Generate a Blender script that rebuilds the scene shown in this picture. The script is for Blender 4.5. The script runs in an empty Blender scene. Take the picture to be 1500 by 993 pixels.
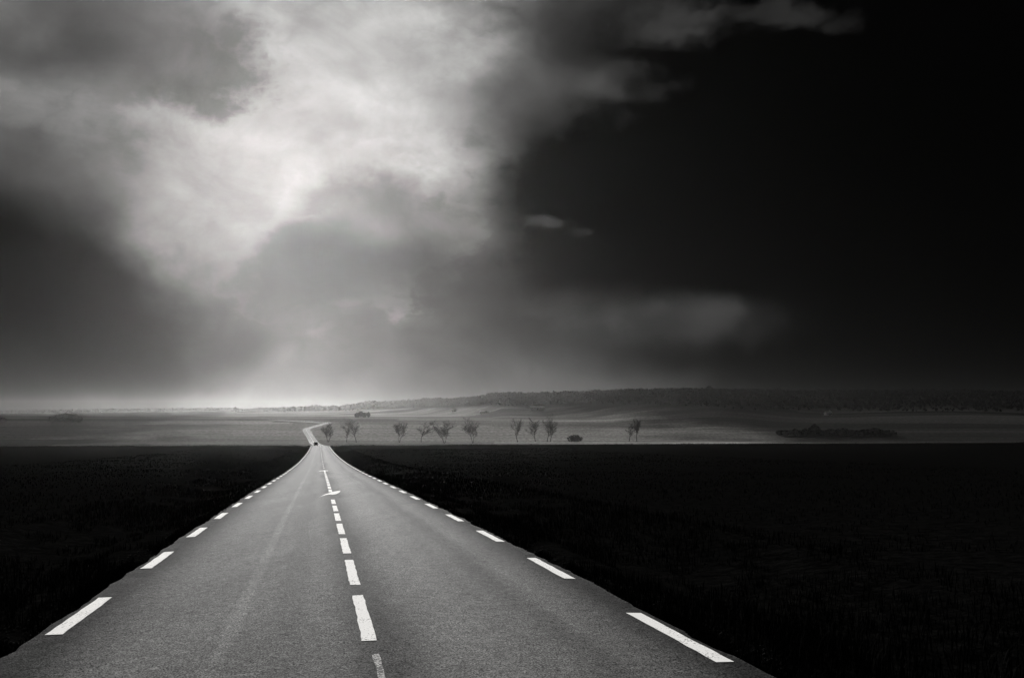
import bpy, bmesh, math, random
import numpy as np

random.seed(7)
rng = np.random.default_rng(7)
S = bpy.context.scene
COL = S.collection
R = math.radians

# ------------------------------------------------------------------ camera
F = 1528.0                      # focal length in photograph pixels (1500 wide)
ZC = 30.0                       # camera height above the datum
cam_d = bpy.data.cameras.new('camera')
cam_d.sensor_width = 36.0
cam_d.lens = 36.0 * F / 1500.0
cam_d.shift_y = (603 - 496.5) / 1500.0
cam_d.clip_start = 0.1
cam_d.clip_end = 40000
cam = bpy.data.objects.new('camera', cam_d)
cam.location = (0, 0, ZC)
cam.rotation_euler = (R(90), 0, 0)
COL.objects.link(cam)
S.camera = cam

# ------------------------------------------------------------------ light and exposure
SUN_AZ, SUN_EL = R(-11.5), R(12.5)      # azimuth from +Y towards +X
sun_d = bpy.data.lights.new('sun', 'SUN')
sun_d.energy = 1.5
sun_d.angle = R(10)
sun_d.color = (1.0, 0.99, 0.975)
sun = bpy.data.objects.new('sun', sun_d)
from mathutils import Vector
tosun = Vector((math.sin(SUN_AZ) * math.cos(SUN_EL), math.cos(SUN_AZ) * math.cos(SUN_EL), math.sin(SUN_EL)))
sun.rotation_euler = tosun.to_track_quat('Z', 'Y').to_euler()
COL.objects.link(sun)

vs = S.view_settings
vs.view_transform = 'Standard'
vs.look = 'None'
vs.gamma = 1.0
EXPO = 2.75
vs.exposure = EXPO
S.cycles.volume_bounces = 0
S.cycles.use_denoising = True


class NB:
    """small node builder"""
    def __init__(self, nt):
        self.nt = nt

    def n(self, typ, **kw):
        nd = self.nt.nodes.new(typ)
        for k, v in kw.items():
            setattr(nd, k, v)
        return nd

    def link(self, a, b):
        self.nt.links.new(a, b)

    def put(self, sock, v):
        if isinstance(v, bpy.types.NodeSocket):
            self.link(v, sock)
        else:
            sock.default_value = v

    def math(self, op, a, b=0.0, c=0.0, clamp=False):
        nd = self.n('ShaderNodeMath', operation=op, use_clamp=clamp)
        self.put(nd.inputs[0], a)
        self.put(nd.inputs[1], b)
        if op in ('MULTIPLY_ADD', 'SMOOTH_MIN', 'SMOOTH_MAX'):
            self.put(nd.inputs[2], c)
        return nd.outputs[0]

    def vmath(self, op, a, b=(0, 0, 0), out=0):
        nd = self.n('ShaderNodeVectorMath', operation=op)
        self.put(nd.inputs[0], a)
        self.put(nd.inputs[1], b)
        return nd.outputs['Value'] if op in ('LENGTH', 'DOT_PRODUCT', 'DISTANCE') else nd.outputs[0]

    def smooth(self, v, a, b, lo=0.0, hi=1.0, kind='SMOOTHSTEP'):
        nd = self.n('ShaderNodeMapRange', interpolation_type=kind, clamp=True)
        self.put(nd.inputs[0], v)
        nd.inputs[1].default_value = a
        nd.inputs[2].default_value = b
        nd.inputs[3].default_value = lo
        nd.inputs[4].default_value = hi
        return nd.outputs[0]

    def mix(self, f, a, b):
        nd = self.n('ShaderNodeMix', data_type='FLOAT')
        self.put(nd.inputs[0], f)
        self.put(nd.inputs[2], a)
        self.put(nd.inputs[3], b)
        return nd.outputs[0]

    def noise(self, vec, scale, detail=5.0, rough=0.55, dist=0.0, col=False):
        nd = self.n('ShaderNodeTexNoise', noise_dimensions='3D')
        self.put(nd.inputs['Vector'], vec)
        nd.inputs['Scale'].default_value = scale
        nd.inputs['Detail'].default_value = detail
        nd.inputs['Roughness'].default_value = rough
        nd.inputs['Distortion'].default_value = dist
        return nd.outputs['Color' if col else 'Fac']

    def comb(self, x, y, z):
        nd = self.n('ShaderNodeCombineXYZ')
        for i, v in enumerate((x, y, z)):
            self.put(nd.inputs[i], v)
        return nd.outputs[0]


# ------------------------------------------------------------------ sky: NISHITA daylight behind a storm deck
W = bpy.data.worlds.new('World')
S.world = W
W.use_nodes = True
wt = W.node_tree
wt.nodes.clear()
b = NB(wt)
tc = b.n('ShaderNodeTexCoord').outputs['Generated']
sky = b.n('ShaderNodeTexSky', sky_type='NISHITA')
sky.sun_disc = False
sky.sun_elevation = SUN_EL
sky.sun_rotation = SUN_AZ
sky.dust_density = 3.0
bw = b.n('ShaderNodeRGBToBW')
b.link(sky.outputs[0], bw.inputs[0])
SKY = bw.outputs[0]
sx = b.n('ShaderNodeSeparateXYZ')
b.link(tc, sx.inputs[0])
X, Y, Z = sx.outputs
AZ = b.math('ARCTAN2', X, Y)
EL = b.math('ARCSINE', Z)
# domain warp by seamless noise on the direction vector
tcs = b.vmath('MULTIPLY', tc, (1.0, 1.0, 1.5))
warp = b.noise(tcs, 5.0, 5, 0.55, 0.2, col=True)
warp = b.vmath('SUBTRACT', warp, (0.5, 0.5, 0.5))
warp2 = b.noise(tcs, 24.0, 6, 0.6, 0.3, col=True)
warp2 = b.vmath('SUBTRACT', warp2, (0.5, 0.5, 0.5))
P0 = b.comb(AZ, EL, 0.0)
P = b.vmath('ADD', P0, b.vmath('MULTIPLY', warp, (0.16, 0.13, 0.0)))
PS = b.vmath('ADD', P0, b.vmath('MULTIPLY', warp2, (0.06, 0.03, 0.0)))
PF = b.vmath('ADD', P, b.vmath('MULTIPLY', warp2, (0.045, 0.04, 0.0)))


def az_(px):
    return math.atan((px - 750) / F)


def el_(px, py):
    return math.atan((603 - py) / math.hypot(F, px - 750))


def mass(vec, px, py, rx, ry, inner, outer, rot=0.0, puff=0.0):
    """soft elliptical cloud mass: 1 inside, 0 outside (radii in photograph pixels)"""
    m = b.n('ShaderNodeMapping', vector_type='TEXTURE')
    b.put(m.inputs['Vector'], vec)
    m.inputs['Location'].default_value = (az_(px), el_(px, py), 0)
    m.inputs['Rotation'].default_value = (0, 0, R(rot))
    m.inputs['Scale'].default_value = (rx / F, ry / F, 1)
    d = b.vmath('LENGTH', m.outputs[0])
    if puff:
        d = b.math('MULTIPLY_ADD', PUFF, puff, d)
    return b.smooth(d, inner, outer, 1.0, 0.0), d


L = b.smooth(EL, R(-2), R(60), 0.07, 0.06)
# puffy displacement of cloud rims
bil = b.noise(b.vmath('ADD', tcs, b.vmath('MULTIPLY', warp2, (0.03, 0.03, 0.03))), 13.0, 6, 0.55)
bil = b.math('ABSOLUTE', b.math('SUBTRACT', bil, 0.5))
PUFF = b.math('SUBTRACT', 0.20, b.math('MULTIPLY', bil, 3.2))      # creased like cauliflower cloud
# list: vec, px, py, rx, ry, inner, outer, value, strength, rotation, puff amount
layers = [
    # bright thin air low over the horizon
    (P, 540, 640, 600, 220, 0.25, 1.10, 0.12, 0.9, 0, 0),
    # the wide lit opening in the deck
    (P, 390, 190, 480, 400, 0.15, 1.10, 0.25, 1.0, 20, .15),
    (P, 450, 175, 380, 270, 0.35, 1.08, 0.60, 1.0, 18, .2),
    (P, 365, 610, 260, 170, 0.10, 1.10, 0.30, 0.9, 0, 0),
    (PF, 320, 305, 170, 65, 0.2, 1.30, 0.40, 0.8, -20, .3),
    (PF, 165, 60, 220, 100, 0.65, 1.08, 0.16, 0.85, -12, .7),
    (PF, 110, 60, 110, 50, 0.4, 1.15, 0.09, 0.7, 0, .6),
    (PF, 0, 0, 90, 40, 0.1, 1.25, 0.24, 0.7, 0, .5),
    (PF, 60, 165, 130, 28, 0.3, 1.15, 0.24, 0.6, -14, .7),
    (PF, 40, 260, 170, 80, 0.4, 1.20, 0.09, 0.8, 0, .5),
    (P, 440, 195, 115, 32, 0.5, 1.10, 0.46, 0.6, 0, .3),
    # the storm mass filling everything to the right
    (P, 1420, 240, 670, 430, 0.78, 1.06, 0.0006, 1.0, 0, .1),
    (P, 890, 300, 225, 130, 0.42, 1.14, 0.0008, 0.99, -8, .5),
    (P, 800, 150, 180, 60, 0.1, 1.20, 0.11, 0.75, 12, .4),
    (PF, 990, 15, 90, 40, 0.1, 1.20, 0.06, 0.8, 10, .6),
    (PF, 1160, 5, 110, 26, 0.1, 1.20, 0.03, 0.8, -10, .6),
    # grey cumulus under the opening, silver rims first, then the shaded body
    (PF, 545, 345, 140, 112, 0.90, 1.08, 0.70, 0.40, -6, .4),
    (PF, 556, 360, 142, 112, 0.62, 1.06, 0.20, 0.75, -6, .4),
    (PF, 420, 390, 95, 50, 0.90, 1.08, 0.48, 0.5, 25, .5),
    (PF, 435, 406, 105, 52, 0.60, 1.08, 0.12, 0.75, 25, .5),
    (PF, 650, 330, 120, 70, 0.2, 1.20, 0.17, 0.6, 0, .5),
    (PF, 505, 390, 50, 14, 0.2, 1.20, 0.20, 0.5, -15, .7),
    (P, 590, 410, 260, 55, 0.2, 1.30, 0.045, 0.85, 0, .2),
    # dark left shower
    (P, 0, 440, 320, 170, 0.55, 1.10, 0.001, 0.995, -8, .1),
    (P, -30, 560, 170, 90, 0.2, 1.20, 0.02, 0.8, 0, 0),
    # dark shelf with ragged pale scraps below
    (PS, 900, 470, 260, 56, 0.3, 1.20, 0.045, 0.8, 0, .4),
    (PS, 815, 455, 70, 30, 0.1, 1.15, 0.10, 0.6, -10, .8),
    (PS, 905, 460, 34, 26, 0.1, 1.15, 0.08, 0.6, 20, 1.1),
    (PS, 960, 452, 34, 20, 0.1, 1.15, 0.06, 0.6, 0, .8),
    (PS, 1045, 462, 40, 28, 0.1, 1.20, 0.045, 0.6, 10, .8),
    (P, 850, 335, 190, 105, 0.15, 1.20, 0.0006, 0.97, -8, .5),
    (PS, 1020, 345, 260, 86, 0.68, 1.06, 0.0006, 0.99, 0, .35),
    (PS, 805, 326, 40, 13, 0.1, 1.15, 0.09, 0.7, -6, .6),
    (PS, 850, 342, 26, 10, 0.1, 1.15, 0.05, 0.6, 0, .6),
]
for vec, px, py, rx, ry, i0, o0, val, st, rot, pf in layers:
    m, d_ = mass(vec, px, py, rx, ry, i0, o0, rot, pf)
    if st != 1.0:
        m = b.math('MULTIPLY', m, st)
    L = b.mix(m, L, val)
# fine cloud relief, multiplicative
fb = b.noise(tcs, 8.0, 9, 0.62, 0.8)
rel = b.smooth(fb, 0.30, 0.70, 0.75, 1.25, 'LINEAR')
rel = b.math('MULTIPLY', rel, b.smooth(PUFF, -0.35, 0.2, 1.10, 0.88, 'LINEAR'))
L = b.math('MULTIPLY', L, rel)
# the deck lets through a share of the daylight sky
sky_n = b.smooth(SKY, 10.0, 130.0, 0.85, 1.15, 'LINEAR')
Lout = b.math('MULTIPLY', b.math('MULTIPLY', L, 10.0 / 2**EXPO), sky_n)
bg = b.n('ShaderNodeBackground')
tint = b.n('ShaderNodeMix', data_type='RGBA', blend_type='MULTIPLY')
tint.inputs[0].default_value = 1.0
b.link(Lout, tint.inputs[6])
tint.inputs[7].default_value = (1.0, 0.99, 0.97, 1)
b.link(tint.outputs[2], bg.inputs[0])
bg.inputs[1].default_value = 0.1
wo = b.n('ShaderNodeOutputWorld')
b.link(bg.outputs[0], wo.inputs[0])

# ------------------------------------------------------------------ helpers
def tag(o, label=None, cat=None, group=None, kind=None):
    if label: o['label'] = label
    if cat: o['category'] = cat
    if group: o['group'] = group
    if kind: o['kind'] = kind
    return o


def mesh_np(name, verts, faces, mat, parent=None, smooth=False):
    """verts (n,3) array; faces: list of arrays (m,k) with equal k each, or list of tuples"""
    me = bpy.data.meshes.new(name)
    if isinstance(faces, np.ndarray):
        v = np.asarray(verts, dtype=np.float32)
        k = faces.shape[1]
        me.vertices.add(len(v))
        me.vertices.foreach_set('co', v.ravel())
        me.loops.add(faces.size)
        me.loops.foreach_set('vertex_index', faces.astype(np.int32).ravel())
        me.polygons.add(len(faces))
        me.polygons.foreach_set('loop_start', np.arange(0, faces.size, k, dtype=np.int32))
        me.update(calc_edges=True)
        me.validate()
    else:
        me.from_pydata([tuple(p) for p in verts], [], faces)
        me.update()
    if smooth:
        me.polygons.foreach_set('use_smooth', [True] * len(me.polygons))
    if mat: me.materials.append(mat)
    o = bpy.data.objects.new(name, me)
    COL.objects.link(o)
    if parent: o.parent = parent
    return o


def empty(name, loc, rz=0.0):
    o = bpy.data.objects.new(name, None)
    o.location = loc
    o.rotation_euler = (0, 0, rz)
    o.empty_display_size = 0.5
    COL.objects.link(o)
    return o


def grey_mat(name, base, var=0.3, scale=1.0, rough=0.9, spec=0.2, bump=0.0, bscale=None, stretch=(1, 1, 1), transl=0.0):
    m = bpy.data.materials.new(name)
    m.use_nodes = True
    q = NB(m.node_tree)
    p = m.node_tree.nodes['Principled BSDF']
    co = q.n('ShaderNodeTexCoord').outputs['Object']
    co = q.vmath('MULTIPLY', co, stretch)
    nz = q.noise(co, scale, 6, 0.6)
    v = q.smooth(nz, 0.3, 0.7, base * (1 - var), base * (1 + var), 'LINEAR')
    c = q.comb(v, q.math('MULTIPLY', v, 0.99), q.math('MULTIPLY', v, 0.965))
    q.link(c, p.inputs['Base Color'])
    p.inputs['Roughness'].default_value = rough
    p.inputs['Specular IOR Level'].default_value = spec
    if bump:
        bn = q.n('ShaderNodeBump')
        bn.inputs['Strength'].default_value = 1.0
        bn.inputs['Distance'].default_value = bump
        q.link(q.noise(co, bscale or scale, 5, 0.6), bn.inputs['Height'])
        q.link(bn.outputs[0], p.inputs['Normal'])
    return m


def smoothstep(a, b_, x):
    t = np.clip((x - a) / (b_ - a), 0, 1)
    return t * t * (3 - 2 * t)


def pchip(xs, ys):
    xs = np.array(xs, float); ys = np.array(ys, float)
    h = np.diff(xs); dl = np.diff(ys) / h
    m = np.zeros_like(ys)
    m[0], m[-1] = dl[0], dl[-1]
    for i in range(1, len(xs) - 1):
        if dl[i - 1] * dl[i] > 0:
            w1, w2 = 2 * h[i] + h[i - 1], h[i] + 2 * h[i - 1]
            m[i] = (w1 + w2) / (w1 / dl[i - 1] + w2 / dl[i])
    def f(x):
        x = np.asarray(x, float)
        i = np.clip(np.searchsorted(xs, x) - 1, 0, len(xs) - 2)
        t = np.clip((x - xs[i]) / h[i], 0, 1)
        a = 2 * t**3 - 3 * t**2 + 1; bb = t**3 - 2 * t**2 + t
        c = -2 * t**3 + 3 * t**2; d = t**3 - t**2
        return a * ys[i] + bb * h[i] * m[i] + c * ys[i + 1] + d * h[i] * m[i + 1]
    return f


# ------------------------------------------------------------------ terrain
# profile along the view (height relative to the eye): long descent, brow at 416 m,
# hidden dip, then a facing slope up to a plateau
BASE = pchip(
    [-9600, -300, -60, 0, 11.5, 20.5, 31.3, 44.5, 63, 98, 164, 267, 345, 410, 440, 480, 540, 640, 760, 850, 900, 965, 1065, 1120, 1200, 1500, 2500, 4000, 9600],
    [6, 3.0, -0.4, -2.06, -2.42, -2.70, -3.07, -3.55, -4.25, -5.58, -7.75, -10.45, -12.1, -13.3, -14.2, -16.2, -19.6, -23.2, -25.1, -25.2, -23.0, -18.4, -11.8, -9.0, -7.4, -6.6, -6, -5, -2])
# wooded ridge skyline, by bearing (photograph x): image y of the tree tops and the ridge's distance
RX = [-2200, -900, -300, 0, 150, 300, 343, 352, 380, 440, 500, 530, 600, 640, 700, 735, 790, 850, 900, 950, 1000, 1040, 1100, 1140, 1200, 1300, 1400, 1600, 2200, 3500]
RY = [598, 598, 600, 601, 599, 597, 597, 599.5, 597.5, 596.5, 594.5, 590, 585.5, 582.5, 577.5, 574.5, 575, 573.5, 570.5, 568.5, 567.5, 566.5, 567.5, 569.5, 571.5, 570.5, 570, 572, 575, 590]
RD = [4000, 4000, 4000, 4000, 4000, 4000, 4000, 3850, 3800, 3650, 3450, 3350, 3150, 3000, 2800, 2700, 2500, 2300, 2150, 2050, 1980, 1930, 1880, 1860, 1820, 1800, 1800, 1800, 1800, 1800]
RD = [min(d_, 36 * F / (603 - y_)) for d_, y_ in zip(RD, RY)]      # ridge crest about 36 m above the eye at most


def hash_noise(x, y, sc, seed=0):
    """cheap smooth value noise"""
    x = np.asarray(x, float) / sc; y = np.asarray(y, float) / sc
    xi = np.floor(x); yi = np.floor(y)
    fx = x - xi; fy = y - yi
    fx = fx * fx * (3 - 2 * fx); fy = fy * fy * (3 - 2 * fy)
    def hsh(a, c):
        v = np.sin(a * 127.1 + c * 311.7 + seed * 74.7) * 43758.5453
        return v - np.floor(v)
    return (hsh(xi, yi) * (1 - fx) + hsh(xi + 1, yi) * fx) * (1 - fy) + (hsh(xi, yi + 1) * (1 - fx) + hsh(xi + 1, yi + 1) * fx) * fy - 0.5


def road_x(y):
    return 0.53 - 0.185 * np.asarray(y, float)


COSR = 1 / math.sqrt(1 + 0.185**2)


def ridge(x, y):
    x = np.asarray(x, float); y = np.asarray(y, float)
    yy = np.maximum(y, 1.0)
    px = 750 + F * x / yy
    ok = y > 300
    px = np.clip(px, -2200, 3500)
    D = np.interp(px, RX, RD)
    top = (603 - np.interp(px, RX, RY)) / F * D - 13.0 * np.clip(D / 3800, .4, 1)
    base = -4.0
    t = smoothstep(0.62, 1.0, y / D)
    fade = 1 - 0.35 * smoothstep(1.05, 1.6, y / D)
    return np.where(ok, (top - base) * t * fade, 0.0)


def height(x, y, bed=True):
    x = np.asarray(x, float); y = np.asarray(y, float)
    z = BASE(y) + ridge(x, y)
    s = (x - road_x(y)) * COSR
    a = np.abs(s)
    lat = smoothstep(9, 60, a) * smoothstep(40, 250, y) * (1 - smoothstep(700, 1000, y))
    z = z + lat * np.clip(s, -200, 400) * np.where(s > 0, 0.0045, 0.0025)
    away = smoothstep(12, 60, a)
    z = z + away * hash_noise(x, y, 70, 1) * 0.5 * smoothstep(20, 120, np.abs(y)) * (1 - 0.9 * smoothstep(200, 330, y) * (1 - smoothstep(480, 800, y)))
    z = z + hash_noise(x, y, 420, 3) * 3.0 * smoothstep(880, 1500, y)
    strt = 1 - smoothstep(640, 760, y)
    # shallow ditch beside the straight road
    z = z - strt * 0.32 * smoothstep(4.2, 5.8, a) * (1 - smoothstep(6.3, 9.5, a))
    if bed:
        z = z - strt * (0.10 * (1 - smoothstep(4.5, 7.0, a)) + 0.20 * (1 - smoothstep(3.55, 4.1, a)))
    return z + ZC


def spaced(lim, d0, g):
    out = [0.0]; d = d0
    while out[-1] < lim:
        out.append(out[-1] + d)
        if out[-1] > 10: d *= g
    out[-1] = lim
    return out


sp = spaced(6600, 0.45, 1.075)
scol = np.array([-v for v in sp[:0:-1]] + sp)
yr = [-6600, -4500, -2500, -1200, -600, -300, -150, -80, -40, -20]
v = -10.0
while v < 120: yr.append(v); v += 1.0
while v < 560: yr.append(v); v += 5.0
while v < 1250: yr.append(v); v += 8.0
while v < 2000: yr.append(v); v += 40.0
while v < 4100: yr.append(v); v += 110.0
yr = np.array(yr + [4180.0])
SS, YY = np.meshgrid(scol, yr)
# columns follow the road near it and spread to world columns far off
XX = road_x(np.clip(YY, -60, 900)) + SS / COSR
ZZ = height(XX, YY)
nr, nc = XX.shape
idx = np.arange(nr * nc).reshape(nr, nc)
fq = np.stack([idx[:-1, :-1], idx[:-1, 1:], idx[1:, 1:], idx[1:, :-1]], -1).reshape(-1, 4)

# ground material: dark ploughed loam up to the brow, paler stubble and winter wheat beyond
gm = bpy.data.materials.new('field_soil')
gm.use_nodes = True
q = NB(gm.node_tree)
pb = gm.node_tree.nodes['Principled BSDF']
pos = q.n('ShaderNodeNewGeometry').outputs['Position']
sp3 = q.n('ShaderNodeSeparateXYZ'); q.link(pos, sp3.inputs[0])
PX, PY, PZ = sp3.outputs
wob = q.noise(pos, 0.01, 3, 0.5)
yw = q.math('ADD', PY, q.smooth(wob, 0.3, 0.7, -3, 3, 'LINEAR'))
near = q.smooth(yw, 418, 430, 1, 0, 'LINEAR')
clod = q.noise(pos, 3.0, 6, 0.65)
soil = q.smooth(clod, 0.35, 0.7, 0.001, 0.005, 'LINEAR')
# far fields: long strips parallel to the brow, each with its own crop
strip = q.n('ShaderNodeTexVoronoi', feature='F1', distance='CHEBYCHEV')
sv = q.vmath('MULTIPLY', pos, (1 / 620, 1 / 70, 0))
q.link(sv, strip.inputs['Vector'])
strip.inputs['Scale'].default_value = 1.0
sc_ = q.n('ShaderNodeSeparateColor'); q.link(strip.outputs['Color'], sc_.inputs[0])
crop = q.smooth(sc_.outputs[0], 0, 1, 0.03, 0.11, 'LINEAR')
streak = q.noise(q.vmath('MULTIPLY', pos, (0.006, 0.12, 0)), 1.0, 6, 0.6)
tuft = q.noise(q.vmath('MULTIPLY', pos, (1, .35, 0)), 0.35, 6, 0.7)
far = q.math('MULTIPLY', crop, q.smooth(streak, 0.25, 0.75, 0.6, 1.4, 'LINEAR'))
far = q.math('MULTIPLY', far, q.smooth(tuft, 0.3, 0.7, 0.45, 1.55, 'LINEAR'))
# haze glow painted into the field colour around the road, cloud-shade darkening either side
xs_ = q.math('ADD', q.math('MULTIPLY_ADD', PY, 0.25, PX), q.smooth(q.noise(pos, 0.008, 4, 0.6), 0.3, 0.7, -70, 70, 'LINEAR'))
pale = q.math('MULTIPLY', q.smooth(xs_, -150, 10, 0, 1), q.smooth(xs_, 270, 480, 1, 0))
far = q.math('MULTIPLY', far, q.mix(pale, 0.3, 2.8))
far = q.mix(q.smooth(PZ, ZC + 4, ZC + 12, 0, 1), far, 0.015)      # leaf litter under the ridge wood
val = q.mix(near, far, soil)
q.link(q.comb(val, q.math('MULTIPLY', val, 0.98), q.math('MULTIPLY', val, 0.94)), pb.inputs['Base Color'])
pb.inputs['Roughness'].default_value = 1.0
pb.inputs['Specular IOR Level'].default_value = 0.0
bn = q.n('ShaderNodeBump'); bn.inputs['Distance'].default_value = 0.12; bn.inputs['Strength'].default_value = 1.0
q.link(clod, bn.inputs['Height']); q.link(bn.outputs[0], pb.inputs['Normal'])

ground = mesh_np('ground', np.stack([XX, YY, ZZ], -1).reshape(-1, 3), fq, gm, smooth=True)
tag(ground, 'dark ploughed fields falling to a brow with paler farmland beyond', kind='structure')


def hit(px, py, y0=500.0, y1=8000.0):
    """world point on the terrain seen at photograph pixel (px, py)"""
    ys = np.arange(y0, y1, 1.0)
    xs = (px - 750) / F * ys
    zs = ZC - (py - 603) / F * ys
    g = height(xs, ys) - zs
    k = np.argmax(g > 0) if (g > 0).any() else len(ys) - 1
    return float(xs[k]), float(ys[k]), float(height(xs[k], ys[k]))

# ------------------------------------------------------------------ road
am = bpy.data.materials.new('asphalt')
am.use_nodes = True
q = NB(am.node_tree)
pb = am.node_tree.nodes['Principled BSDF']
pos = q.n('ShaderNodeNewGeometry').outputs['Position']
s3 = q.n('ShaderNodeSeparateXYZ'); q.link(pos, s3.inputs[0])
# lateral offset from the straight road axis
sl = q.math('MULTIPLY', q.math('SUBTRACT', s3.outputs[0], q.math('MULTIPLY_ADD', s3.outputs[1], -0.185, 0.53)), COSR)
wand = q.math('ADD', sl, q.smooth(q.noise(q.vmath('MULTIPLY', pos, (0.05, 0.05, 0)), 1.0, 3, 0.5), 0.3, 0.7, -0.25, 0.25, 'LINEAR'))
grain = q.noise(pos, 55.0, 4, 0.75)
grain2 = q.noise(pos, 14.0, 5, 0.7)
big = q.noise(q.vmath('MULTIPLY', pos, (1.0, 0.12, 0)), 0.9, 5, 0.6)
v = q.smooth(grain, 0.42, 0.62, 0.002, 0.125, 'LINEAR')
v = q.math('MULTIPLY', v, q.smooth(grain2, 0.3, 0.7, 0.6, 1.4, 'LINEAR'))
v = q.math('MULTIPLY', v, q.smooth(big, 0.3, 0.7, 0.82, 1.18, 'LINEAR'))
grain3 = q.noise(pos, 5.0, 4, 0.65)
v = q.math('MULTIPLY', v, q.smooth(grain3, 0.3, 0.7, 0.78, 1.22, 'LINEAR'))
v0 = q.math('MULTIPLY', v, 1.3)
# oil-darkened strips: under the centre line and out at the edges; polished pale wheel tracks
al = q.math('ABSOLUTE', wand)
v = q.math('MULTIPLY', v, q.smooth(al, 0.05, 0.60, 0.45, 1.0))
v = q.math('MULTIPLY', v, q.smooth(q.math('ABSOLUTE', sl), 2.3, 3.45, 1.0, 0.16))
tr = q.math('ABSOLUTE', q.math('ADD', sl, 1.5))
v = q.math('MULTIPLY', v, q.smooth(tr, 0.04, 0.13, 1.32, 1.0))
tr2 = q.math('ABSOLUTE', q.math('SUBTRACT', wand, 1.0))
v = q.math('MULTIPLY', v, q.smooth(tr2, 0.1, 0.6, 1.3, 1.0))
tr3 = q.math('ABSOLUTE', q.math('SUBTRACT', wand, 2.1))
v = q.math('MULTIPLY', v, q.smooth(tr3, 0.05, 0.4, 0.66, 1.0))
tr4 = q.math('ABSOLUTE', q.math('ADD', wand, 0.95))
v = q.math('MULTIPLY', v, q.smooth(tr4, 0.05, 0.35, 0.84, 1.0))
v = q.mix(q.smooth(s3.outputs[1], 700, 770, 0, 1), v, v0)
q.link(q.comb(v, q.math('MULTIPLY', v, 0.99), q.math('MULTIPLY', v, 0.965)), pb.inputs['Base Color'])
pb.inputs['Roughness'].default_value = 1.0
q.link(q.math('MULTIPLY', v, 0.72), pb.inputs['Specular IOR Level'])
bn = q.n('ShaderNodeBump'); bn.inputs['Distance'].default_value = 0.006; bn.inputs['Strength'].default_value = 0.8
q.link(grain, bn.inputs['Height']); q.link(bn.outputs[0], pb.inputs['Normal'])

far_px = [(461.0, 649.5), (456.5, 642.3), (452, 635.5), (449.2, 631.5), (448.8, 629.5), (451.5, 627.8), (457.3, 626), (463, 624.8), (469.5, 622.5), (476.4, 620.9), (480, 620.2), (479.5, 619.6), (469, 618.9), (458.8, 618.2), (448, 617.5), (434, 616.8), (420, 616.2), (408, 615.4), (398, 614.4)]
line = [(float(road_x(y)), float(y)) for y in np.concatenate([np.arange(-30, 4, 1.0), np.arange(4, 60, .2), np.arange(60, 760, 1.0)])]
pts = [hit(*p)[:2] for p in far_px]
# keep the far bends as a smooth curve (Chaikin)
poly = [line[-1]] + pts
for _ in range(3):
    nw = [poly[0]]
    for a_, c_ in zip(poly[:-1], poly[1:]):
        nw.append((a_[0] * .75 + c_[0] * .25, a_[1] * .75 + c_[1] * .25))
        nw.append((a_[0] * .25 + c_[0] * .75, a_[1] * .25 + c_[1] * .75))
    nw.append(poly[-1]); poly = nw
far_line = []
for a_, c_ in zip(poly[:-1], poly[1:]):
    n_ = max(1, int(math.hypot(a_[0] - c_[0], a_[1] - c_[1]) / 4))
    far_line += [(a_[0] + (c_[0] - a_[0]) * k / n_, a_[1] + (c_[1] - a_[1]) * k / n_) for k in range(n_)]
line = line[:-1] + far_line
LN = np.array(line)
T = np.gradient(LN, axis=0)
T /= np.linalg.norm(T, axis=1)[:, None] + 1e-9
N = np.stack([T[:, 1], -T[:, 0]], -1)       # to the right
offs = np.array([-3.70, -3.68, -3.3, -2.4, -1.2, 0, 1.2, 2.4, 3.3, 3.55, 3.57])     # paved a little past the edge lines
rv = []
def ragged(seed):
    t_ = LN[:, 1]; z_ = np.zeros(len(LN))
    return hash_noise(t_, z_, .35, seed) * .06 + hash_noise(t_, z_, 1.3, seed + 1) * .08 + hash_noise(t_, z_, 8.0, seed + 2) * .06


jl, jr = ragged(5), ragged(8)
for k, o_ in enumerate(offs):
    oo = np.full(len(LN), o_)
    if k <= 1: oo = oo + jl
    if k >= len(offs) - 2: oo = oo + jr
    x_ = LN[:, 0] + N[:, 0] * oo; y_ = LN[:, 1] + N[:, 1] * oo
    zt = BASE(LN[:, 1]) + ZC
    zf = height(x_, y_, bed=False) + 0.18
    w_ = smoothstep(700, 760, LN[:, 1])
    z_ = zt * (1 - w_) + zf * w_ - 0.022 * abs(o_) * (1 - w_)
    if k in (0, len(offs) - 1): z_ = z_ - 0.30
    rv.append(np.stack([x_, y_, z_], -1))
rv = np.stack(rv, 1)
n0, n1 = rv.shape[:2]
ix = np.arange(n0 * n1).reshape(n0, n1)
rf = np.stack([ix[:-1, :-1], ix[:-1, 1:], ix[1:, 1:], ix[1:, :-1]], -1).reshape(-1, 4)
road = mesh_np('road', rv.reshape(-1, 3), rf, am, smooth=True)
tag(road, 'grey two-lane asphalt road running straight down to a brow, then winding', kind='structure')


def on_road(s, y, lift=0.004):
    """point on the straight paving, s metres right of the axis at depth y (axis point)"""
    x = float(road_x(y)) + s * COSR
    yy = y + s * 0.185 * COSR
    z = float(BASE(y)) + ZC - 0.022 * abs(s) + lift
    return (x, yy, z)


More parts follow.
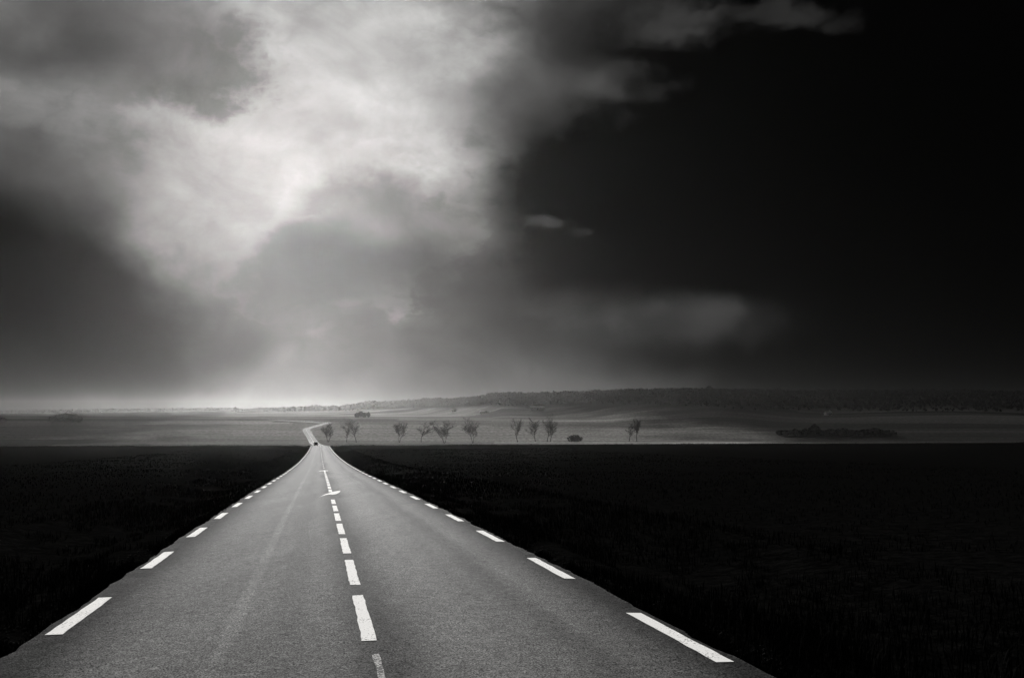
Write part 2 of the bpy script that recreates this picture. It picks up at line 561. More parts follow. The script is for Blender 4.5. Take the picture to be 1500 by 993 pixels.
# paint
def paint_mat(name, base, worn):
    m = bpy.data.materials.new(name)
    m.use_nodes = True
    q = NB(m.node_tree)
    p = m.node_tree.nodes['Principled BSDF']
    pos = q.n('ShaderNodeNewGeometry').outputs['Position']
    n1_ = q.noise(pos, 38.0, 5, 0.7)
    n2_ = q.noise(pos, 3.0, 4, 0.6)
    v = q.smooth(n2_, 0.3, 0.7, base * 0.88, base, 'LINEAR')
    th = q.math('ADD', n1_, q.smooth(n2_, 0.3, 0.7, -0.08, 0.08, 'LINEAR'))
    wear = q.smooth(th, 0.62 - worn, 0.70 - worn, 0, 1)
    v = q.mix(wear, v, 0.07)
    q.link(q.comb(v, q.math('MULTIPLY', v, 0.99), q.math('MULTIPLY', v, 0.97)), p.inputs['Base Color'])
    p.inputs['Roughness'].default_value = 1.0
    p.inputs['Specular IOR Level'].default_value = 0.03
    return m


white = paint_mat('road_paint', 0.85, 0.05)
worn = paint_mat('worn_road_paint', 0.5, 0.19)


def dash(name, s0, s1, y0, y1, mat, seg=0.25, jit=0.008, label=None):
    n_ = max(2, int((y1 - y0) / seg)) if y0 < 60 else 3
    vs_, fs = [], []
    for i in range(n_ + 1):
        y = y0 + (y1 - y0) * i / n_
        for k, s in enumerate((s0, s1)):
            ej = random.uniform(-jit, jit)
            yj = random.uniform(-.04, .04) if i in (0, n_) else 0
            vs_.append(on_road(s + ej, y + yj, 0.006))
    for i in range(n_):
        fs.append((2 * i, 2 * i + 1, 2 * i + 3, 2 * i + 2))
    o = mesh_np(name, vs_, fs, mat, road)
    if label: o['label'] = label
    return o


EO = 3.45                         # outer edge of the edge lines
k = 0
y = 11.45 + 1.0 - 6.28
while y < 412:
    dash('edge_line_dash', -EO - 0.12, -EO + 0.07, y, min(y + 2.85, 414), white)
    y += 6.28
y = 9.98 - 0.45 - 6.28
while y < 412:
    dash('edge_line_dash', EO - 0.18, EO, y, min(y + 2.95, 414), white)
    y += 6.28
dash('centre_line_dash', -0.01, 0.06, 7.0, 10.25, worn, label='worn speckled end of an older centre line')
y = 10.95
while y < 41:
    dash('centre_line_dash', -0.075, 0.075, y, y + 3.3, white)
    y += 4.36
y = 47.6
while y < 98:
    dash('centre_line_dash', -0.08, 0.08, y, y + 3.3, white)
    y += 4.36
while y < 412:
    dash('centre_line_dash', -0.08, 0.08, y, y + 3.0, white)
    y += 13.0


# thin continuous lines on the winding far stretch
far0 = int(np.argmax(LN[:, 1] > 765))
for off_, w_ in ((-3.35, .22), (0, .18), (3.35, .22)):
    a_ = LN[far0:]; n_ = N[far0:]
    vs_ = []
    for o_ in (off_ - w_ / 2, off_ + w_ / 2):
        x_ = a_[:, 0] + n_[:, 0] * o_; y_ = a_[:, 1] + n_[:, 1] * o_
        vs_.append(np.stack([x_, y_, height(x_, y_, bed=False) + .20], -1))
    vs_ = np.stack(vs_, 1).reshape(-1, 3)
    k_ = np.arange(len(a_) - 1)[:, None] * 2
    mesh_np('edge_line' if off_ else 'centre_line', vs_, k_ + np.array([[0, 1, 3, 2]]), white, road)


def road_sy(px, py):
    """photograph pixel on the straight road -> (s, y)"""
    for d in np.arange(8, 420, 0.05):
        z = BASE(d)
        if 603 - z * F / d < py: break
    x = (px - 750) / F * d
    s = (x - float(road_x(d))) * COSR
    return s, float(d) - s * 0.185 * COSR


def arrow(pxs, label):
    vs_ = [on_road(*road_sy(*p), lift=0.0075) for p in pxs]
    o = mesh_np('return_arrow', vs_, [tuple(range(len(vs_)))], white, road)
    o['label'] = label
    return o


arrow([(467.3, 727.8), (473, 725.9), (479, 724.6), (483.5, 724.2), (487, 724.6), (492.5, 723.6), (497.6, 720.9), (498.8, 718.4), (492, 719.2), (487, 720.3), (483.5, 721.6), (476.5, 723.4)],
      'white merge-back arrow painted slantwise across the centre line beside the short dashes')
arrow([(465.8, 690.4), (471, 689.7), (474.5, 689.9), (480, 689.7), (480.6, 688.9), (474.5, 688.9), (470, 689.0)],
      'thin white merge-back arrow where the centre dashes become sparse')

# ------------------------------------------------------------------ vegetation helpers
bark = grey_mat('bark', 0.035, 0.35, 1.5, 1.0, 0.0)
twig = grey_mat('twigs', 0.03, 0.3, 2.0, 1.0, 0.0)
leafm = grey_mat('winter_foliage', 0.03, 0.45, 0.4, 1.0, 0.0)
leafd = grey_mat('evergreen_foliage', 0.006, 0.45, 0.02, 1.0, 0.0)
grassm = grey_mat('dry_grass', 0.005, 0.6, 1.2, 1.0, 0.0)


def tubes(segs, sides=4):
    """segs: list of (p0, p1, r0, r1) -> verts, quads"""
    A = np.array([s[0] for s in segs], float); B = np.array([s[1] for s in segs], float)
    ra = np.array([s[2] for s in segs]); rb = np.array([s[3] for s in segs])
    d = B - A; d /= np.linalg.norm(d, axis=1)[:, None] + 1e-9
    ref = np.where(np.abs(d[:, 2:3]) > 0.9, np.array([[1., 0, 0]]), np.array([[0, 0, 1.]]))
    u = np.cross(d, ref); u /= np.linalg.norm(u, axis=1)[:, None] + 1e-9
    w = np.cross(d, u)
    V = []
    for k in range(sides):
        c, s_ = math.cos(2 * math.pi * k / sides), math.sin(2 * math.pi * k / sides)
        dirv = u * c + w * s_
        V.append(A + dirv * ra[:, None]); V.append(B + dirv * rb[:, None])
    V = np.stack(V, 1)             # n, 2*sides, 3
    n_ = len(segs)
    base = (np.arange(n_) * 2 * sides)[:, None]
    fs = []
    for k in range(sides):
        k2 = (k + 1) % sides
        fs.append(np.concatenate([base + 2 * k, base + 2 * k2, base + 2 * k2 + 1, base + 2 * k + 1], 1))
    return V.reshape(-1, 3), np.concatenate(fs, 0)


def grow(r_, h, width, stems, fork, lean, upright):
    """bare tree: returns trunk segments and branch segments"""
    tr, br = [], []
    def perp(d):
        a = Vector((r_.uniform(-1, 1), r_.uniform(-1, 1), r_.uniform(-.3, .5)))
        return (a - d * a.dot(d)).normalized()
    def limb(p, d, ln, rad, lvl, out):
        n_ = 5 if lvl < 2 else 3
        q_, rr = p.copy(), rad
        dd = d.copy()
        for i in range(n_):
            dd = (dd + perp(dd) * r_.uniform(0.05, 0.22) + Vector((0, 0, 0.11 * upright))).normalized()
            nx = q_ + dd * ln / n_
            r2 = rr * (0.82 if lvl < 3 else 0.7)
            out.append((q_[:], nx[:], rr, r2))
            q_, rr = nx, r2
            if lvl < 4 and (i >= 1 or lvl > 0):
                for _ in range(2 if lvl < 3 else r_.choice((2, 3))):
                    if r_.random() < 0.76:
                        ang = r_.uniform(0.35, 0.8)
                        nd = (dd * math.cos(ang) + perp(dd) * math.sin(ang)).normalized()
                        limb(q_, nd, ln * r_.uniform(0.38, 0.6), rr * 0.6, lvl + 1, br)
    for k in range(stems):
        a = r_.uniform(0, 6.28)
        spread = width / h * (0.55 if stems > 1 else 0.05)
        side = (k - (stems - 1) / 2) * spread * 1.6
        d = Vector((side + lean, r_.uniform(-.1, .1), 1)).normalized()
        p0 = Vector((side * 0.4, 0, 0))
        limb(p0 - Vector((0, 0, .4)), d, h * r_.uniform(.72, .8), 0.30 if stems > 1 else 0.38, 0, tr)
    # thickest bits stay trunk, and fit the crown into height/width
    allp = np.array([s[1] for s in br] + [s[1] for s in tr])
    mz = np.percentile(allp[:, 2], 97)
    lo, hi = np.percentile(allp[:, 0], 3), np.percentile(allp[:, 0], 97)
    kz = h / mz
    kx = width / max(hi - lo, .1)
    def sc(seg):
        a, c, r0, r1 = seg
        f = lambda p: (p[0] * (1 + (kx - 1) * min(1, max(0, p[2] / (h * fork)))), p[1] * kx, p[2] * kz if p[2] > 0 else p[2])
        return (f(a), f(c), max(r0, .042), max(r1, .035))
    return [sc(s) for s in tr], [sc(s) for s in br]


def bare_tree(px, py, top, wpx, label, seed, stems=1, fork=.4, lean=0.0, upright=1.0):
    x, y, z = hit(px, py)
    m = y / F
    t = empty('bare_tree', (x, y, z))
    tag(t, label, 'tree', 'bare trees at the foot of the facing slope')
    tr, br = grow(random.Random(seed), (py - top) * m, wpx * m, stems, fork, lean, upright)
    V, Q = tubes(tr, 6); mesh_np('trunk', V, Q, bark, t)
    V, Q = tubes(br, 3); mesh_np('crown', V, Q, twig, t)
    return t


bare_tree(481, 647.5, 622, 15, 'slim rounded bare tree on thin stems growing next to the road', 11, 2, .4)
bare_tree(508, 647.5, 625, 9, 'faint spindly young bare tree between the roadside tree and its taller neighbour', 12, 1, .4)
bare_tree(522, 648, 615.5, 24, 'bare tree with a high open crown beside the faint spindly young tree', 23, 1, .35)
bare_tree(585, 648, 620.5, 17, 'bare tree with a dense rounded crown past a wide gap in the row', 14, 2, .5)
bare_tree(617, 647.5, 618, 25, 'bare tree with a small low crown spreading to one side', 25, 1, .35)
bare_tree(651, 649, 619.5, 25, 'widest bare tree, a spreading fan of limbs from a low fork', 16, 2, .5, .08)
bare_tree(692.5, 649, 615.5, 20, 'bare tree with a dense upright oval crown on a split trunk, beside the widest tree', 37, 2, .4)
bare_tree(758.5, 647.5, 615, 15, 'tall bare tree leaning a little, its narrow crown open at the top', 18, 1, .5, -.12)
bare_tree(784.5, 646.5, 615, 15, 'narrow bare tree beside the tallest tree of the row', 29, 1, .5, -.08)
bare_tree(801.5, 647, 609.5, 19, 'tallest bare tree of the row, dark with a heavy crown', 20, 1, .45, -.1, 1.2)
bare_tree(806, 647, 617, 14, 'dark bare tree pressed against the tallest tree of the row', 31, 1, .45, .08)
bare_tree(921.5, 646.5, 620.5, 15, 'dark crooked bare tree beside a narrow upright one', 22, 1, .4, .02)
bare_tree(933, 646.5, 615, 9, 'narrow upright bare tree standing alone with one crooked neighbour', 43, 1, .5, -.03, 1.6)


def leaf_cloud(r_, lumps, n_, size):
    """random quads filling several lumps (cx,cy,cz,rx,ry,rz)"""
    w = np.array([l[3] * l[4] * l[5] for l in lumps]) ** .8
    ch = r_.choice(len(lumps), n_, p=w / w.sum())
    Lp = np.array(lumps)[ch]
    d = r_.normal(size=(n_, 3)); d /= np.linalg.norm(d, axis=1)[:, None]
    rad = r_.uniform(.35, 1.0, n_) ** .6
    c = Lp[:, :3] + d * Lp[:, 3:] * rad[:, None]
    u = r_.normal(size=(n_, 3)); u /= np.linalg.norm(u, axis=1)[:, None]
    w_ = np.cross(u, r_.normal(size=(n_, 3))); w_ /= np.linalg.norm(w_, axis=1)[:, None]
    s = (size * r_.uniform(.5, 1.3, n_))[:, None]
    V = np.stack([c - u * s - w_ * s * .6, c + u * s - w_ * s * .5, c + u * s * .8 + w_ * s * .6, c - u * s * .7 + w_ * s * .5], 1).reshape(-1, 3)
    return V, np.arange(4 * n_).reshape(-1, 4)


def leafy(name, px, py, top, wpx, lumps, label, cat, group=None, n_=1400, size=.45, mat=None, trunks=1, seed=1, y0=500):
    """lumps in unit box: x in -.5...5 of width, z in 0..1 of height"""
    x, y, z = hit(px, py, y0)
    m = y / F
    H, Wd = (py - top) * m, wpx * m
    t = empty(name, (x, y, z)); tag(t, label, cat, group)
    r_ = np.random.default_rng(seed)
    ls = [(a * Wd, bq * Wd * .6, c * H, ra * Wd, ra * Wd * .8, rc * H) for a, bq, c, ra, rc in lumps]
    V, Q = leaf_cloud(r_, ls, n_, size)
    V[:, 2] = np.maximum(V[:, 2], -.1)
    mesh_np('crown', V, Q, mat or leafm, t)
    for k in range(trunks):
        segs = []
        l = ls[k % len(ls)]
        segs.append(((l[0], l[1], -.5), (l[0] * 1.02, l[1], l[2]), .28 * min(1, H / 12), .15 * min(1, H / 12)))
        for j in range(5):
            a = j * 1.26
            segs.append(((l[0], l[1], l[2] * .55), (l[0] + math.cos(a) * l[3] * .6, l[1] + math.sin(a) * l[4] * .6, l[2] + l[5] * .4), .12 * min(1, H / 12), .05))
        V, Q = tubes(segs, 5); mesh_np('trunk', V, Q, bark, t)
    return t


round_l = [(0, 0, .55, .36, .45), (-.28, .1, .4, .22, .38), (.28, -.1, .42, .22, .36), (.05, 0, .35, .4, .34)]
leafy('bush', 842, 647.3, 636, 23, round_l, 'low dark rounded bush between the tallest tree and the lone pair', 'bush', n_=900, size=.5, seed=3)
copse = [(-.38, 0, .35, .14, .35), (-.2, .1, .5, .18, .48), (.0, -.1, .55, .2, .46), (.2, .05, .5, .18, .45), (.38, 0, .3, .13, .3)]
leafy('copse', 97, 618.5, 604.5, 50, copse, 'rounded grey copse standing alone in the plain left of the road', 'copse', n_=2600, size=.6, trunks=5, seed=4)
leafy('copse', 3, 617.5, 611, 14, round_l, 'small pale thicket alone in the plain, apart from the rounded copse', 'copse', n_=900, size=.5, trunks=2, seed=5)
tcop = [(-.35, 0, .4, .16, .4), (-.12, 0, .62, .2, .4), (.12, 0, .45, .16, .4), (.38, 0, .5, .1, .45)]
leafy('copse', 531, 611.5, 603, 23, tcop, 'faint clump of trees beyond the road bend, with one tree apart', 'copse', n_=2000, size=.8, trunks=4, seed=6)
hedge_l = [(-.45 + .1 * i, (-1) ** i * .01, .4, .07, .4 + .12 * ((i * 7) % 3)) for i in range(10)]
leafy('hedge', 1225, 638, 627, 170, hedge_l, 'long dark hedge along the foot of the black ridge', 'hedge', n_=4200, size=.7, trunks=8, seed=7)
leafy('hedge_tree', 1193, 637.5, 621, 19, round_l, 'dark rounded tree at the end of the long hedge', 'tree', n_=1500, size=.6, seed=8)

# ------------------------------------------------------------------ the wooded ridge: a far-off wood that reads as one mass
bot_x = [340, 500, 600, 700, 750, 850, 900, 1000, 1100, 1200, 1350, 1700, 2400]
bot_f = [.80, .80, .82, .80, .78, .80, .80, .78, .74, .73, .72, .72, .72]
NT = 15000
pxs = rng.uniform(345, 1750, NT * 2)
Dp = np.interp(pxs, RX, RD)
keep = rng.random(NT * 2) < Dp / 4200
pxs, Dp = pxs[keep][:NT], Dp[keep][:NT]
fr = np.interp(pxs, bot_x, bot_f)
tt = fr + (1.015 - fr) * rng.random(len(pxs)) ** .75
yt = Dp * tt
xt = (pxs - 750) / F * yt
zt = height(xt, yt)
gap = hash_noise(xt, yt, 260, 12)
sel = ~((gap > .30) & (tt < .90))
xt, yt, zt = xt[sel], yt[sel], zt[sel]
nt_ = len(xt)
hh = rng.uniform(9, 17, nt_) * np.clip(yt / 3800, .4, 1) * (1 + .6 * hash_noise(xt, yt, 60, 14) + .5 * hash_noise(xt, yt, 220, 15))
NQ = 16
d = rng.normal(size=(nt_, NQ, 3)); d /= np.linalg.norm(d, axis=2)[..., None]
rad = rng.uniform(.3, 1, (nt_, NQ, 1))
cr = np.stack([hh * .36, hh * .36, hh * .40], -1)[:, None, :]
c = d * rad * cr + np.stack([xt, yt, zt + hh * .58], -1)[:, None, :]
u = rng.normal(size=c.shape); u /= np.linalg.norm(u, axis=2)[..., None]
w = np.cross(u, rng.normal(size=c.shape)); w /= np.linalg.norm(w, axis=2)[..., None]
sz = rng.uniform(1.0, 2.6, (nt_, NQ, 1)) * (hh / 13)[:, None, None]
V = np.stack([c - u * sz - w * sz * .7, c + u * sz - w * sz * .6, c + u * sz * .7 + w * sz * .7, c - u * sz * .8 + w * sz * .6], 2).reshape(-1, 3)
forest = mesh_np('forest', V, np.arange(len(V)).reshape(-1, 4), leafd)
tag(forest, 'dark wood covering the long ridge on the horizon', 'wood', kind='stuff')
# far pale woods along the left horizon
pxl = rng.uniform(-150, 420, 1500)
yl = 3990 * (1 + rng.uniform(-.02, .01, 1500)); xl = (pxl - 750) / F * yl; zl = height(xl, yl)
hl = rng.uniform(8, 16, 1500)
d = rng.normal(size=(1500, 10, 3)); d /= np.linalg.norm(d, axis=2)[..., None]
c = d * rng.uniform(.3, 1, (1500, 10, 1)) * np.stack([hl * .5, hl * .5, hl * .4], -1)[:, None, :] + np.stack([xl, yl, zl + hl * .5], -1)[:, None, :]
u = rng.normal(size=c.shape); w = np.cross(u, rng.normal(size=c.shape))
u /= np.linalg.norm(u, axis=2)[..., None]; w /= np.linalg.norm(w, axis=2)[..., None]
V = np.stack([c - u * 3 - w * 2, c + u * 3 - w * 2, c + u * 2 + w * 2, c - u * 2 + w * 2], 2).reshape(-1, 3)
fw = mesh_np('forest', V, np.arange(len(V)).reshape(-1, 4), leafd)
tag(fw, 'pale hazy belt of woodland along the flat horizon', 'wood', kind='stuff')


def skyline_tree(px, hpx, wpx, label, seed):
    D = float(np.interp(px, RX, RD)) * 1.0
    x = (px - 750) / F * D; z = float(height(x, D)); m = D / F
    H, Wd = hpx * m + 4.5, wpx * m
    t = empty('skyline_tree', (x, D, z)); tag(t, label, 'tree', 'trees standing proud of the ridge wood')
    r_ = np.random.default_rng(seed)
    V, Q = leaf_cloud(r_, [(0, 0, H * .62, Wd * .5, Wd * .5, H * .36), (-Wd * .2, 0, H * .5, Wd * .35, Wd * .4, H * .3), (Wd * .2, 0, H * .55, Wd * .3, Wd * .4, H * .3)], 260, 1.5)
    mesh_np('crown', V, Q, leafd, t)
    V, Q = tubes([((0, 0, -1), (0, 0, H * .6), .5, .25)], 6); mesh_np('trunk', V, Q, bark, t)


skyline_tree(735, 2.5, 6, 'small tree breaking the ridge skyline where the ridge climbs out of the haze', 1)
skyline_tree(1039, 3.5, 8, 'single tree bump on the highest part of the dark ridge skyline', 2)
skyline_tree(1140, 4.0, 9, 'rounded tree alone on the ridge skyline past its highest part', 3)
skyline_tree(1200, 4.5, 10, 'broad round tree, first of three along the falling end of the ridge', 4)
skyline_tree(1220, 4.0, 12, 'wide tree in the middle of three along the falling end of the ridge', 5)
skyline_tree(1234, 5.0, 9, 'tall round tree, last of three along the falling end of the ridge', 6)

# ------------------------------------------------------------------ farm buildings on the ridge foot
wallm = grey_mat('limewash', 0.8, 0.12, 1.0, 0.8, 0.3)
roofm = grey_mat('pale_sheet_roof', 0.72, 0.12, .6, 0.35, 0.5, stretch=(1, .1, 1))
tilem = grey_mat('roof_tiles', 0.30, 0.2, 2.0, 0.7, 0.3)
glassm = grey_mat('dark_glass', 0.02, 0.1, 1.0, 0.1, 0.5)
doorm = grey_mat('plank_door', 0.12, 0.2, 3.0, 0.7, 0.3)


def box(cx, cy, cz, sx_, sy_, sz_):
    v_ = [(cx + i * sx_ / 2, cy + j * sy_ / 2, cz + k * sz_ / 2) for i in (-1, 1) for j in (-1, 1) for k in (-1, 1)]
    f_ = [(0, 1, 3, 2), (4, 6, 7, 5), (0, 4, 5, 1), (2, 3, 7, 6), (0, 2, 6, 4), (1, 5, 7, 3)]
    return v_, f_


def building(name, px, py, Ln, Wd, He, Rh, label, cat, rm, nwin, rz=0.0, y0=1250, chimney=False):
    x, y, z = hit(px, py, y0)
    t = empty(name, (x, y, z), rz); tag(t, label, cat)
    a, c = Ln / 2, Wd / 2
    v_ = [(-a, -c, -2), (a, -c, -2), (a, c, -2), (-a, c, -2), (-a, -c, He), (a, -c, He), (a, c, He), (-a, c, He), (-a, 0, He + Rh), (a, 0, He + Rh)]
    mesh_np('wall', v_, [(0, 1, 5, 4), (1, 2, 6, 9, 5), (2, 3, 7, 6), (3, 0, 4, 8, 7)], wallm, t)
    e, th = .5, .2
    k = Rh / c
    v_ = []
    for off in (.05, .05 + th):
        for X_ in (-a - e, a + e):
            v_ += [(X_, -c - e, He - k * e + off), (X_, 0, He + Rh + off), (X_, c + e, He - k * e + off)]
    f_ = [(6, 7, 10, 9), (7, 8, 11, 10), (0, 3, 4, 1), (1, 4, 5, 2), (0, 1, 7, 6), (1, 2, 8, 7), (3, 9, 10, 4), (4, 10, 11, 5), (0, 6, 9, 3), (2, 5, 11, 8)]
    rf_ = mesh_np('roof', v_, f_, rm, t)
    if chimney:
        v_, f_ = box(a * .6, 0, He + Rh + .5, .8, .8, 1.6); mesh_np('chimney', v_, f_, tilem, rf_)
    for i in range(nwin):
        X_ = -a + Ln * (i + .5) / nwin
        if i == nwin // 2:
            v_, f_ = box(X_, -c - .04, 1.2, 1.8, .12, 2.6); mesh_np('door', v_, f_, doorm, t)
        else:
            v_, f_ = box(X_, -c - .03, He * .6, 1.2, .1, 1.2); mesh_np('window', v_, f_, glassm, t)
    return t


building('barn', 787, 600.2, 20, 9, 3.2, 1.8, 'long low pale barn with bright roof below the ridge wood', 'barn', roofm, 9, y0=1250)
building('farmhouse', 665, 603.0, 7, 5.5, 2.6, 1.8, 'tiny pale farmhouse at the edge of the ridge wood', 'house', roofm, 4, .3, y0=1250, chimney=True)
building('shed', 711, 604.8, 15, 5, 1.3, .9, 'very low long pale shed in the field between farmhouse and barn', 'shed', roofm, 6, -.05, y0=1250)
building('cottage', 1213, 609.5, 7, 5.5, 2.6, 1.8, 'small isolated cottage below the black end of the ridge', 'house', tilem, 4, .2, y0=1200, chimney=True)

# ------------------------------------------------------------------ verge grass
def grass(name, s_lo, s_hi, y_lo, y_hi, n_, h_lo, h_hi, wd, label, seed, bias=1.6, near=2.0):
    r_ = np.random.default_rng(seed)
    t = r_.random(n_) ** near
    y = y_lo + (y_hi - y_lo) * t
    s = s_lo + (s_hi - s_lo) * r_.random(n_) ** bias
    clump = hash_noise(s * 3, y, 1.3, seed) + hash_noise(s, y, 6.0, seed + 1)
    ok = clump > -0.22
    y, s, clump = y[ok], s[ok], clump[ok]
    n_ = len(y)
    x = road_x(y) + s / COSR
    z = height(x, y) - .02
    hgt = r_.uniform(h_lo, h_hi, n_) * (.7 + .8 * np.clip(clump + .2, 0, 1))
    ang = r_.uniform(0, 2 * math.pi, n_)
    bend = r_.uniform(.1, .6, n_) * hgt
    wv = wd * (1 + y / 45.0) * r_.uniform(.6, 1.3, n_)
    dx, dy = np.cos(ang), np.sin(ang)
    p = np.stack([x, y, z], -1)
    side = np.stack([-dy, dx, np.zeros(n_)], -1) * wv[:, None]
    mid = p + np.stack([dx * bend * .35, dy * bend * .35, hgt * .6], -1)
    tip = p + np.stack([dx * bend, dy * bend, hgt], -1)
    V = np.stack([p - side, p + side, mid + side * .7, mid - side * .7, tip], 1).reshape(-1, 3)
    i5 = (np.arange(n_) * 5)[:, None]
    tri = np.concatenate([i5 + np.array([[0, 1, 2]]), i5 + np.array([[0, 2, 3]]), i5 + np.array([[3, 2, 4]])], 0)
    o = mesh_np(name, V, tri, grassm)
    tag(o, label, 'grass', kind='stuff')
    return o


grass('verge_grass', 3.62, 9.5, 3, 300, 90000, .08, .30, .006, 'dark rough grass along the verge beside the right-hand lane', 21)
grass('verge_grass', -3.62, -8.5, 3, 300, 70000, .08, .26, .006, 'dark rough grass along the verge beside the left-hand lane', 22)
grass('edge_tufts', 3.58, 3.95, 3, 110, 45000, .03, .15, .007, 'low dark tufts creeping over the paving edge of the right-hand lane', 25, .8, 1.7)
grass('edge_tufts', -3.62, -3.98, 3, 110, 45000, .03, .15, .007, 'low dark tufts creeping over the paving edge of the left-hand lane', 26, .8, 1.7)
grass('field_weeds', 9, 70, 20, 330, 50000, .05, .20, .008, 'sparse dry weeds over the dark field on the right', 23, 1.3, 1.6)
grass('field_weeds', -8.5, -40, 20, 330, 30000, .05, .18, .008, 'sparse dry weeds over the dark field on the left', 24, 1.3, 1.6)

# uneven weeds along the brow of the near fields
def brow(name, x0, x1, label, seed):
    r_ = np.random.default_rng(seed)
    n_ = 15000
    x = r_.uniform(x0, x1, n_)
    y = r_.uniform(396, 424, n_)
    ok = np.abs(x - road_x(y)) > 4.3
    x, y = x[ok], y[ok]
    cl = hash_noise(x, y, 2.5, 3) + hash_noise(x, y, 14, 4) + .8 * hash_noise(x, y, 45, 6)
    ok = cl > -.1
    x, y, cl = x[ok], y[ok], cl[ok]
    n_ = len(x)
    z = height(x, y) - .05
    h = r_.uniform(.15, .5, n_) * (.5 + 1.5 * np.clip(cl + .1, 0, 1))
    a = r_.uniform(0, 6.28, n_)
    w_ = r_.uniform(.03, .09, n_)
    p = np.stack([x, y, z], -1)
    sd_ = np.stack([np.cos(a) * w_, np.sin(a) * w_, np.zeros(n_)], -1)
    tip = p + np.stack([r_.normal(0, .15, n_), r_.normal(0, .15, n_), h], -1)
    V = np.stack([p - sd_, p + sd_, tip], 1).reshape(-1, 3)
    tag(mesh_np(name, V, np.arange(len(V)).reshape(-1, 3), grassm), label, 'weeds', kind='stuff')


brow('brow_weeds', -330, -76, 'ragged weeds along the brow of the dark field left of the road', 31)
brow('brow_weeds', -80, 330, 'ragged weeds along the brow of the dark field right of the road', 32)


def stones(name, sgn, label, seed):
    r_ = np.random.default_rng(seed)
    n_ = 5000
    y = 5 + 75 * r_.random(n_) ** 1.8
    s_ = sgn * (3.60 + .55 * r_.random(n_) ** 1.5)
    x = road_x(y) + s_ / COSR
    z = np.maximum(height(x, y), BASE(y) + ZC - .2)
    r0 = r_.uniform(.006, .028, n_)
    oc = np.array([[1, 0, 0], [-1, 0, 0], [0, 1, 0], [0, -1, 0], [0, 0, .7], [0, 0, -.7]])
    V = (np.stack([x, y, z], -1)[:, None] + oc[None] * r0[:, None, None] * r_.uniform(.6, 1.4, (n_, 6, 1))).reshape(-1, 3)
    tri = np.array([[0, 2, 4], [2, 1, 4], [1, 3, 4], [3, 0, 4], [2, 0, 5], [1, 2, 5], [3, 1, 5], [0, 3, 5]])
    Fc = (np.arange(n_) * 6)[:, None, None] + tri[None]
    tag(mesh_np(name, V, Fc.reshape(-1, 3), gravelm), label, 'gravel', kind='stuff')


gravelm = grey_mat('gravel', 0.03, 0.6, 9.0, 1.0, 0.0)
stones('shoulder_gravel', -1, 'loose dark gravel along the paving edge of the left-hand lane', 41)
stones('shoulder_gravel', 1, 'loose dark gravel along the paving edge of the right-hand lane', 42)

# ------------------------------------------------------------------ the oncoming car
paintm = grey_mat('car_paint', 0.03, 0.05, 1.0, 0.9, 0.03)
rubber = grey_mat('rubber', 0.015, 0.2, 4.0, 0.8, 0.3)
blackp = grey_mat('black_plastic', 0.012, 0.1, 4.0, 0.5, 0.3)
rimm = grey_mat('alloy_rim', 0.35, 0.1, 4.0, 0.35, 0.5)
lampm = grey_mat('lamp_glass', 0.5, 0.1, 4.0, 0.15, 0.5)


def profile_mesh(name, prof, xs, mat, parent, bev=0.03):
    """profile in (y, z) swept over x with per-station inset"""
    n_ = len(prof)
    v_, f_ = [], []
    for X_, k in xs:
        cz = .8
        v_ += [(X_, p[0] * (1 - .02 * k), cz + (p[1] - cz) * (1 - .05 * k)) for p in prof]
    for i in range(len(xs) - 1):
        for j in range(n_):
            j2 = (j + 1) % n_
            f_.append((i * n_ + j, i * n_ + j2, (i + 1) * n_ + j2, (i + 1) * n_ + j))
    f_.append(tuple(range(n_))); f_.append(tuple(range(len(xs) * n_ - 1, (len(xs) - 1) * n_ - 1, -1)))
    return mesh_np(name, v_, f_, mat, parent)


yc = 408.0
car = empty('car', on_road(-1.75, yc, 0.0))
car.rotation_euler = (math.atan(.021), 0, math.atan(.185))
tag(car, 'small dark-fronted car coming up over the brow of the road', 'car')
# front of the car faces the camera (-Y)
body = profile_mesh('body', [(-2.0, .32), (-2.08, .5), (-2.02, .78), (-1.75, .88), (-1.0, .96), (1.75, 1.0), (2.0, .9), (2.05, .5), (1.98, .3)],
                    [(-.84, 1), (-.80, 0), (.80, 0), (.84, 1)], paintm, car)
cab = profile_mesh('cabin', [(-1.05, .95), (-.3, 1.40), (.2, 1.46), (1.1, 1.42), (1.8, .99)], [(-.72, 1), (-.66, 0), (.66, 0), (.72, 1)], paintm, car)
mesh_np('windscreen', [(-.62, -1.0, 1.0), (.62, -1.0, 1.0), (.56, -.36, 1.39), (-.56, -.36, 1.39)], [(0, 1, 2, 3)], glassm, car).location = (0, -.03, .01)
v_, f_ = box(0, -2.07, .62, 1.25, .04, .20); mesh_np('grille', v_, f_, blackp, car)
v_, f_ = box(0, -2.09, .42, 1.62, .14, .20); mesh_np('bumper', v_, f_, blackp, car)
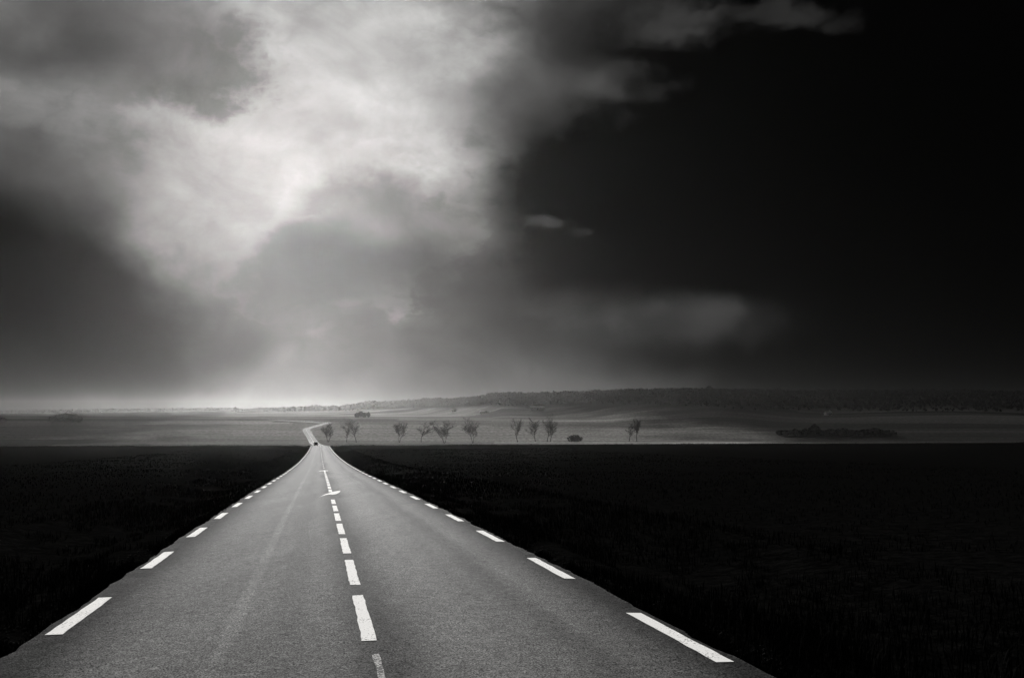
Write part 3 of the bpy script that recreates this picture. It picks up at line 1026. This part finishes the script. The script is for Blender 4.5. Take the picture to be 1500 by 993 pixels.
for sgn in (-1, 1):
    v_, f_ = box(sgn * .66, -2.03, .72, .26, .06, .15); mesh_np('headlight', v_, f_, lampm, car)
    v_, f_ = box(sgn * .92, -.75, 1.02, .16, .1, .12); mesh_np('mirror', v_, f_, blackp, car)
    mesh_np('side_window', [(sgn * .725, -.8, 1.0), (sgn * .725, 1.5, 1.02), (sgn * .70, 1.0, 1.36), (sgn * .70, -.25, 1.36)], [(0, 1, 2, 3)], glassm, car).location = (sgn * .01, 0, 0)
    for yy_ in (-1.3, 1.3):
        wv_, wf_ = tubes([((-.09, 0, 0), (.09, 0, 0), .31, .31)], 18)
        w_o = mesh_np('wheel', np.concatenate([wv_ * np.array([1, .6, .6])]), wf_, rimm, car)
        w_o.location = (sgn * .74, yy_, .31)
        ring_v, ring_f = [], []
        for a in range(18):
            ca, sa = math.cos(a * math.pi / 9), math.sin(a * math.pi / 9)
            for X_, r0 in ((-.1, .19), (-.1, .29), (-.06, .31), (.06, .31), (.1, .29), (.1, .19)):
                ring_v.append((X_, ca * r0, sa * r0))
        for a in range(18):
            for k in range(6):
                ring_f.append((a * 6 + k, a * 6 + (k + 1) % 6, ((a + 1) % 18) * 6 + (k + 1) % 6, ((a + 1) % 18) * 6 + k))
        mesh_np('tyre', ring_v, ring_f, rubber, w_o)

# ------------------------------------------------------------------ haze
hz = bpy.data.materials.new('haze')
hz.use_nodes = True
nt = hz.node_tree
nt.nodes.clear()
pv = nt.nodes.new('ShaderNodeVolumePrincipled')
pv.inputs['Color'].default_value = (0.9, 0.895, 0.88, 1)
pv.inputs['Density'].default_value = 0.0000105
pv.inputs['Anisotropy'].default_value = 0.92
om = nt.nodes.new('ShaderNodeOutputMaterial')
nt.links.new(pv.outputs[0], om.inputs['Volume'])
zmin = float(ZZ.min()) - 1.5
zmax = max(float(ZZ.max()) + 14, ZC + 10)
v_, f_ = box(0, -1250, (zmin + zmax) / 2, 13900, 10900, zmax - zmin)
hb = mesh_np('haze', v_, f_, hz)
tag(hb, 'pale even haze lying over the fields', kind='stuff')
